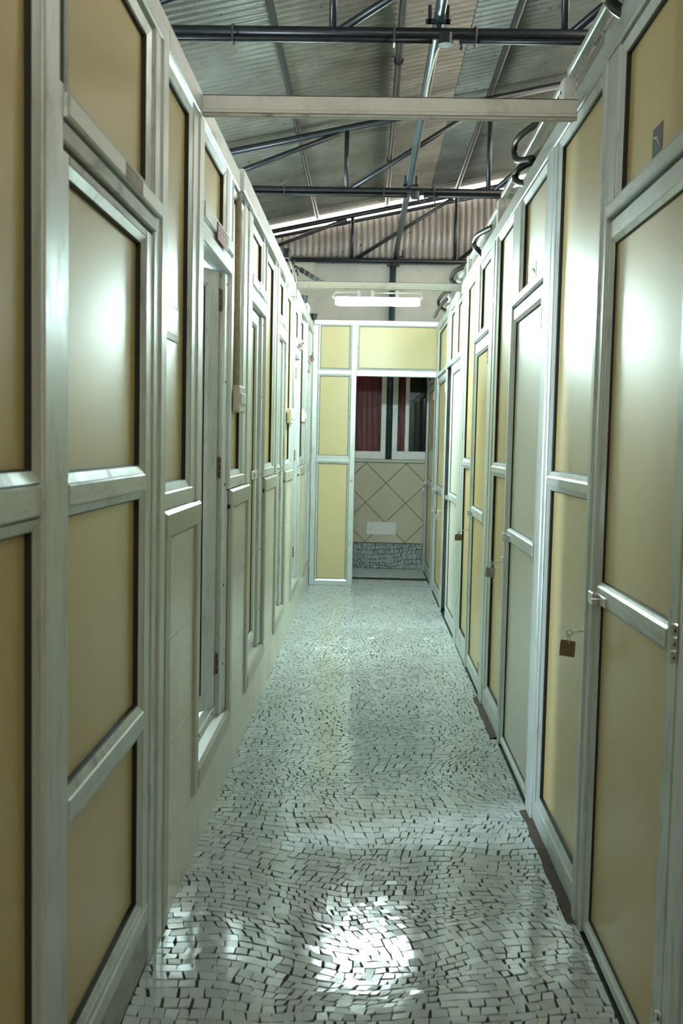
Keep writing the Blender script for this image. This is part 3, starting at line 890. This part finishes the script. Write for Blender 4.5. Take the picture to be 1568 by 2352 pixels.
# service pipe strapped under each bottom chord
cables = []
for Y, z, lab in ((4.98, 3.352, 'thin black conduit strapped under the nearest truss chord'), (8.03, 3.356, 'thin black conduit strapped under the middle truss chord')):
    t = thing('conduit', lab, 'conduit', (0, Y, z))
    tube('pipe', [(-1.9, Y, z), (0.27, Y, z)], 0.014, 'pipe', t, 10)
    tube('pipe', [(0.40, Y, z), (1.9, Y, z)], 0.014, 'pipe', t, 10)
    for x in (-0.70, 0.085, 0.48):
        V, F = [], []
        tube_geo([(x, Y + 0.03, z + 0.078), (x, Y + 0.062, z + 0.04), (x, Y + 0.03, z - 0.018), (x, Y - 0.02, z - 0.018), (x, Y - 0.03, z + 0.05), (x, Y + 0.03, z + 0.078)], 0.006, 6, V, F)
        mesh_obj('strap', V, F, 'pipe', t)
    V, F = [], []
    tube_geo([(0.335, Y - 0.005, z - 0.022), (0.335, Y - 0.005, z + 0.03)], 0.036, 14, V, F)
    mesh_obj('junction_box', V, F, 'pipe', t)
    cables.append(t)
    tube('bolt', [(0.41, Y, z + 0.03), (0.41, Y, z - 0.045)], 0.006, 'pipe', t, 6)
# hanging clamps wire off box
w = smooth_path([(0.31, 4.99, 3.33), (0.30, 5.2, 3.36), (0.285, 5.6, 3.34), (0.30, 6.0, 3.36), (0.33, 6.2, 3.42), (0.33, 6.5, 3.6), (0.34, 6.6, 3.97)])
tube('cable', w, 0.006, 'old_pl', cables[0], 6)
w = smooth_path([(0.33, 8.0, 3.34), (0.40, 8.0, 3.30), (0.47, 8.02, 3.33), (0.50, 8.02, 3.27), (0.50, 8.02, 3.2)])
tube('cable', w, 0.005, 'hose', cables[1], 6)

# purlins and ties along the corridor
for x, rad, lab in ((-0.60, 0.022, 'leftmost black purlin pipe running along the roof'), (0.155, 0.024, 'middle black purlin pipe running along the roof'),
                    (0.905, 0.024, 'right black purlin pipe running along the roof'), (-1.42, 0.022, 'black purlin pipe low over the left cubicles'), (1.72, 0.022, 'black purlin pipe high over the right cubicles')):
    retag(tube('purlin', [(x, -2.9, chz(x) + 0.026 + rad + 0.004), (x, 11.17, chz(x) + 0.026 + rad + 0.004)], rad, 'pipe', None, 12), lab, 'pipe', 'roof purlins')
tp = thing('tie_pipe', 'long blue-grey pipe running over the truss bottom chords along the corridor', 'pipe', (0.29, 5, 3.44))
tube('pipe', [(0.305, -2.9, 3.452), (0.300, 5.0, 3.452), (0.285, 8.06, 3.452), (0.262, 11.1, 3.450)], 0.027, 'pipe_blue', tp, 14)
for Y in (4.93, 7.98, 11.0):
    V, F = box_geo(0.235, 0.355, Y, Y + 0.03, 3.42, 3.436, 0.002); box_geo(0.245, 0.262, Y, Y + 0.03, 3.42, 3.50, 0.002, V, F); box_geo(0.330, 0.347, Y, Y + 0.03, 3.42, 3.50, 0.002, V, F)
    mesh_obj('clamp', V, F, 'pipe', tp)
for x in (0.155,):
    for Y in (7.0, 9.4): 
        V, F = [], []
        tube_geo([(x, Y, chz(x) + 0.055), (x, Y + 0.04, chz(x) + 0.055)], 0.034, 12, V, F)
        retag(mesh_obj('pipe_coupling', V, F, 'pipe', None), 'black coupling ring on the middle purlin, %s truss' % ('just before the middle' if Y < 8 else 'beyond the middle'), 'coupling')
gr = retag(tube('gable_rail', [(-2.3, 11.20, chz(-2.3) - 0.038), (2.4, 11.20, chz(2.4) - 0.038)], 0.020, 'pipe', None, 10), 'sloping rusty rail capping the ribbed gable sheets', 'rail')
# column against the back wall
cl = thing('column', 'dark blue-grey steel pipe column between the two far windows', 'column', (0.24, 11.165, 1.23))
tube('shaft', [(0.2405, 11.165, 1.235), (0.2405, 11.165, 3.352)], 0.036, 'pipe_blue', cl, 16)
box('cap_plate', 0.17, 0.31, 11.125, 11.20, 3.352, 3.366, 'pipe', cl)

# ------------------------------------------------------------------ flexible hoses at the mesh screen
def hose(label, runs, r=0.017, tie=None):
    t = thing('flexible_conduit', label, 'conduit', runs[0][1], 'black flexible conduits looping out of the mesh screen')
    for pts in runs:
        P = smooth_path(pts, 6); V, F = [], []
        tube_geo(P, r, 10, V, F); mesh_obj('hose', V, F, 'hose', t, smooth=True)
    if tie: tube('cable_tie', [Vector(tie) + Vector((-0.022, 0, 0)), Vector(tie) + Vector((0.022, 0, 0.004))], 0.004, 'white_pl', t, 6)
hose('black hose stub with white tie at the top right over the nearest right door', [[(0.67, 2.60, 2.74), (0.625, 2.76, 2.63), (0.622, 2.75, 2.58), (0.66, 2.72, 2.535)]], 0.017, (0.615, 2.75, 2.585))
hose('thick black hose loop with hanging tail over the second right door', [[(0.69, 4.25, 2.75), (0.632, 4.40, 2.735), (0.622, 4.50, 2.725), (0.622, 4.52, 2.69), (0.628, 4.44, 2.640), (0.67, 4.32, 2.615)],
     [(0.70, 4.40, 2.63), (0.64, 4.45, 2.612), (0.628, 4.52, 2.597), (0.632, 4.47, 2.556), (0.668, 4.36, 2.515)]], 0.015)
hose('black hose bend over the third right door', [[(0.70, 5.85, 2.66), (0.635, 6.05, 2.655), (0.628, 6.20, 2.650), (0.628, 6.21, 2.62), (0.630, 6.05, 2.565), (0.665, 5.98, 2.505)]], 0.016, (0.625, 6.06, 2.575))
hose('black hose bend just behind the end of the far header beam', [[(0.70, 7.30, 2.70), (0.63, 7.50, 2.690), (0.620, 7.70, 2.690), (0.620, 7.79, 2.665), (0.63, 7.56, 2.60), (0.66, 7.50, 2.57)]], 0.018)
hose('farthest black hose bend with thin tail above the end partition corner', [[(0.64, 8.25, 2.65), (0.615, 8.4, 2.66), (0.605, 8.95, 2.680), (0.605, 8.85, 2.61), (0.66, 8.6, 2.53)], [(0.63, 8.35, 2.60), (0.605, 8.7, 2.592), (0.60, 9.4, 2.585)]], 0.014)
# ------------------------------------------------------------------ left top clutter
lb = thing('bracket_strap', 'grey metal strap hooked over the left wall above the far header beam', 'strap', (-0.53, 7.18, 2.53))
tube('strap', [(-0.585, 7.22, 2.70), (-0.552, 7.16, 2.62), (-0.532, 7.15, 2.53), (-0.560, 7.13, 2.485)], 0.010, 'old_pl', lb, 6)
box('clip', -0.588, -0.55, 7.2, 7.24, 2.66, 2.70, 'hose', lb, 0.003)
fb = thing('metal_slat', 'dark slotted metal slat leaning behind the far header beam', 'slat', (-0.5, 7.5, 2.6))
V, F = [], []
p0, p1 = Vector((-0.52, 7.35, 2.655)), Vector((-0.34, 7.45, 2.565)); dv = (p1 - p0).normalized(); up = Vector((0.3, 0, 0.9)).normalized() * 0.018
for k in range(5):
    a = p0 + (p1 - p0) * (k / 5.0); b = p0 + (p1 - p0) * ((k + 0.85) / 5.0); s = len(V)
    V += [a - up, b - up, b + up, a + up, a - up + Vector((0, .01, 0)), b - up + Vector((0, .01, 0)), b + up + Vector((0, .01, 0)), a + up + Vector((0, .01, 0))]
    F += [tuple(s + i for i in f) for f in ((0, 1, 2, 3), (4, 7, 6, 5), (0, 4, 5, 1), (1, 5, 6, 2), (2, 6, 7, 3), (3, 7, 4, 0))]
mesh_obj('blade', V, F, 'pipe', fb)
tube('stem', [(-0.585, 7.3, 2.62), (-0.55, 7.33, 2.672), (-0.51, 7.36, 2.65)], 0.010, 'pipe', fb, 8)
tube('stem', [(-0.565, 7.3, 2.61), (-0.54, 7.3, 2.64), (-0.53, 7.28, 2.60)], 0.008, 'pipe', fb, 8)
def cap(p, label, r=0.03):
    V, F = [], []; p = Vector(p)
    tube_geo([p, p + Vector((0, 0, 0.02)), p + Vector((0, 0, 0.05))], r, 10, V, F); tube_geo([p + Vector((0, 0, 0.045)), p + Vector((0, 0, 0.06))], r * 1.25, 10, V, F)
    retag(mesh_obj('conduit_stub', V, F, 'hose', None, smooth=False), label, 'conduit', 'black conduit stubs on the left wall top')
cap((-0.585, 6.95, 2.66), 'black conduit stub on the left wall top beside the leaning slat')
cap((-0.575, 8.70, 2.60), 'black conduit stub above the white elbow conduit on the left wall')
cap((-0.545, 9.75, 2.58), 'black conduit stub at the corner of the end partition')
tube_o = thing('elbow_conduit', 'white plastic elbow conduit dropping down the far left wall', 'conduit', (-0.53, 8.75, 1.68))
tube('pipe', smooth_path([(-0.56, 8.72, 2.60), (-0.535, 8.75, 2.56), (-0.545, 8.72, 2.50), (-0.535, 8.70, 2.45)], 4), 0.014, 'white_pl', tube_o, 8)
tube('pipe', [(-0.545, 8.755, 2.45), (-0.545, 8.755, 1.69)], 0.011, 'white_pl', tube_o, 8)
cv = thing('cable_trunking', 'cream half-round cable trunking down the third left bay post', 'trunking', (-0.54, 7.28, 1.65))
tube('pipe', [(-0.553, 7.225, 2.50), (-0.553, 7.225, 1.64)], 0.018, 'white_pl', cv, 10)
cv2 = thing('cable_trunking', 'cream half-round cable trunking beside the first red sign post', 'trunking', (-0.54, 4.11, 1.60))
tube('pipe', [(-0.556, 4.20, 2.42), (-0.556, 4.20, 1.61)], 0.014, 'old_pl', cv2, 10)

# switch boxes
def switch(y, z, label, w=0.16, h=0.105, m='white_pl'):
    t = thing('switch_box', label, 'switch', (-0.53, y, z), 'switch boxes on the left wall')
    x0 = -0.566
    box('plate', x0, x0 + 0.030, y, y + w, z, z + h, m, t, 0.004)
    for k in range(3):
        box('switch', x0 + 0.030, x0 + 0.037, y + w * (0.12 + 0.28 * k), y + w * (0.34 + 0.28 * k), z + h * 0.28, z + h * 0.72, 'fixture', t, 0.002)
switch(4.165, 1.52, 'nearest cream switch box on the left wall beside the first red sign', 0.19, 0.11)
switch(7.00, 1.53, 'middle cream switch box on the left wall, under the trunking', 0.2, 0.10)
switch(8.52, 1.57, 'farthest white switch box on the left wall', 0.2, 0.11)

# ------------------------------------------------------------------ door signs on the left
def sign(y0, y1, z0, z1, m, label, rng):
    t = thing('door_sign', label, 'sign', (-0.54, y0, z0), 'number signs over the left doors')
    xs_ = -0.540
    box('plate', xs_ - 0.003, xs_, y0, y1, z0, z1, m, t, 0.0008)
    n = 4; w = (y1 - y0) / (n + 0.6)
    for k in range(n):          # blurred strokes, unreadable in the photograph
        V, F = [], []; a = y0 + w * (0.35 + k); h = (z1 - z0); m0 = 0.24 + rng.random() * 0.2
        box_geo(xs_ + 0.0001, xs_ + 0.0008, a + w * 0.05, a + w * 0.65, z0 + h * 0.70, z0 + h * 0.80, 0, V, F)
        box_geo(xs_ + 0.0001, xs_ + 0.0007, a + w * 0.30, a + w * 0.44, z0 + h * 0.22, z0 + h * 0.76, 0, V, F)
        box_geo(xs_ + 0.0001, xs_ + 0.0006, a + w * 0.10, a + w * 0.60, z0 + h * m0, z0 + h * (m0 + 0.12), 0, V, F)
        mesh_obj('letter', V, F, 'print' if m != 'blue_sign' else 'dark_sticker', t)
sign(3.54, 3.80, 2.105, 2.165, 'red_sign', 'red sign with pale lettering over the open nearest tiled-side door', R)
sign(4.93, 5.15, 2.128, 2.180, 'blue_sign', 'pale blue sign over the second tiled-side door', R)
sign(6.32, 6.52, 2.130, 2.180, 'pink_sign', 'faded pink sign over the third tiled-side door', R)
def posy(y, z, label):
    t = thing('dried_garland', label, 'garland', (-0.54, y, z), 'dried flower bunches over the far left doors')
    rg = random.Random(int(y * 100)); V, F, V2, F2 = [], [], [], []
    for k in range(26):
        a = rg.uniform(0, 6.28); r = rg.uniform(0.02, 0.055)
        p = Vector((-0.540 + rg.uniform(0, 0.02), y, z)); q = p + Vector((rg.uniform(0.0, 0.02), r * math.cos(a) * 1.6, r * math.sin(a)))
        tube_geo([p, (p + q) / 2 + Vector((0.008, 0, 0)), q], 0.0045, 5, V if k % 3 else V2, F if k % 3 else F2)
    mesh_obj('petal_cluster', V, F, 'flower', t); mesh_obj('leaf_cluster', V2, F2, 'leafy', t)
posy(7.72, 2.145, 'dried reddish garland bunch hanging over the fourth tiled-side door')
posy(9.15, 2.17, 'dried flower bunch hanging over the last left door by the end partition')

# poster on the first board above the tiles
ps = thing('poster', 'small cream-bordered reddish picture stuck on the left board beside the open door', 'poster', (-0.574, 2.74, 1.69))
V = [Vector((-0.5765 + 0.0010, y, z)) for y, z in ((2.745, 1.685), (3.01, 1.688), (3.005, 1.790), (2.745, 1.790))]
V += [v + Vector((0.0022, 0, 0)) for v in V]
mesh_obj('sheet', V, [(0, 1, 2, 3), (4, 5, 6, 7), (0, 1, 5, 4), (1, 2, 6, 5), (2, 3, 7, 6), (3, 0, 4, 7)], 'paper', ps)
V = [Vector((-0.5725, y, z)) for y, z in ((2.785, 1.704), (2.985, 1.706), (2.985, 1.778), (2.785, 1.778))]
mesh_obj('picture', V, [(0, 1, 2, 3)], 'picture', ps)

# stickers over the right doors
def sticker(y0, y1, z0, z1, label, m='dark_sticker', marks=True):
    t = thing('sticker', label, 'sticker', (0.672, y0, z0), 'stickers over the right doors')
    x = 0.6715
    mesh_obj('backing', *box_geo(x - 0.001, x + 0.0005, y0, y1, z0, z1), m, t)
    if marks:
        V, F = [], []
        tube_geo([(x - 0.0015, y0 + (y1 - y0) * 0.25, z0 + (z1 - z0) * 0.25), (x - 0.0015, y0 + (y1 - y0) * 0.5, z0 + (z1 - z0) * 0.6), (x - 0.0015, y0 + (y1 - y0) * 0.8, z0 + (z1 - z0) * 0.65)], 0.002, 6, V, F)
        mesh_obj('mark', V, F, 'print' if m == 'dark_sticker' else 'dark_sticker', t)
sticker(2.395, 2.475, 2.10, 2.165, 'dark grey rectangular sticker above the nearest right door')
sticker(4.13, 4.25, 2.10, 2.155, 'small scuffed pale sticker above the second right door', 'paper')
sticker(5.82, 5.92, 2.10, 2.165, 'small pale marked sticker above the third right door', 'paper')
sticker(7.36, 7.44, 2.12, 2.18, 'tiny worn sticker above the fourth right door', 'rust', False)

# ------------------------------------------------------------------ keys and tags
def key_tag(px, y, z_key, x_tag, size, m, label, shape='square'):
    t = thing('key_tag', label, 'key tag', (0.645, y, z_key), 'room keys hanging in the right latch posts')
    kx = x_tag + size * 0.15
    tube('key', [(0.642, y, z_key), (kx, y, z_key - 0.004)], 0.0022, 'steel', t, 6)
    V, F = [], []
    ringp = [Vector((kx - 0.004 + 0.008 * math.cos(a), y, z_key - 0.006 + 0.008 * math.sin(a))) for a in np.linspace(0, 2 * math.pi, 11)]
    tube_geo(ringp, 0.0022, 6, V, F, False); mesh_obj('key_bow', V, F, 'steel', t)
    xt = x_tag; zt = z_key - 0.032
    ringp = [Vector((xt + size * 0.05 + 0.0035 * math.cos(a), y, z_key - 0.022 + 0.014 * math.sin(a))) for a in np.linspace(0, 2 * math.pi, 11)]
    V, F = [], []; tube_geo(ringp, 0.0015, 6, V, F, False); mesh_obj('ring', V, F, 'steel', t)
    h = size / 2
    if shape == 'house': P = [(-h, 0), (-h * 0.35, h * 0.25), (0, h * 0.6), (h * 0.35, h * 0.25), (h, 0), (h, -1.6 * h), (-h, -1.6 * h)]
    else: P = [(-h, 0.002), (-h + .003, .006), (h - .003, 0.001), (h, -0.002), (h - .002, -2 * h * 1.02), (h - .005, -2 * h * 1.05), (-h - .001, -2 * h * 0.93), (-h - .002, -2 * h * 0.90)]
    V = [Vector((xt + a, y - 0.001, zt + b)) for a, b in P] + [Vector((xt + a, y + 0.001, zt + b)) for a, b in P]; n = len(P)
    mesh_obj('tag', V, [tuple(range(n)), tuple(range(n, 2 * n))] + [(k, (k + 1) % n, n + (k + 1) % n, n + k) for k in range(n)], m, t)
    if m == 'grey_tag':
        V, F = [], []
        for k in range(2): box_geo(xt - h * 0.6, xt + h * 0.3, y - 0.0018, y - 0.0012, zt - h * (1.2 + 0.4 * k), zt - h * (1.05 + 0.4 * k), 0, V, F)
        mesh_obj('print', V, F, 'pink_ink', t)
key_tag(0, 2.885, 0.868, 0.598, 0.044, 'brass_tag', 'brown square key tag hanging beside the nearest right door')
key_tag(0, 4.63, 0.862, 0.588, 0.042, 'grey_tag', 'grey key tag with pink print hanging beside the second right door')
key_tag(0, 6.23, 0.872, 0.585, 0.045, 'brass_tag', 'brown house-shaped key tag hanging beside the third right door', 'house')
key_tag(0, 8.02, 0.872, 0.580, 0.04, 'grey_tag', 'small grey key tag by the dark slot past the fourth right door')
# padlocks
def padlock(y, z, x, label):
    t = thing('padlock', label, 'padlock', (x, y, z), 'padlocks on the far right doors')
    box('body', x - 0.018, x + 0.018, y - 0.009, y + 0.009, z - 0.034, z, 'steel', t, 0.003)
    V, F = [], []
    tube_geo([Vector((x + 0.011 * math.cos(a), y, z + 0.018 * math.sin(a))) for a in np.linspace(0, math.pi, 8)], 0.003, 6, V, F); mesh_obj('shackle', V, F, 'steel', t)
padlock(9.36, 0.80, 0.632, 'grey padlock hanging low on the last right door before the end partition')
padlock(10.90, 0.93, 0.625, 'small padlock on the door beyond the end partition')
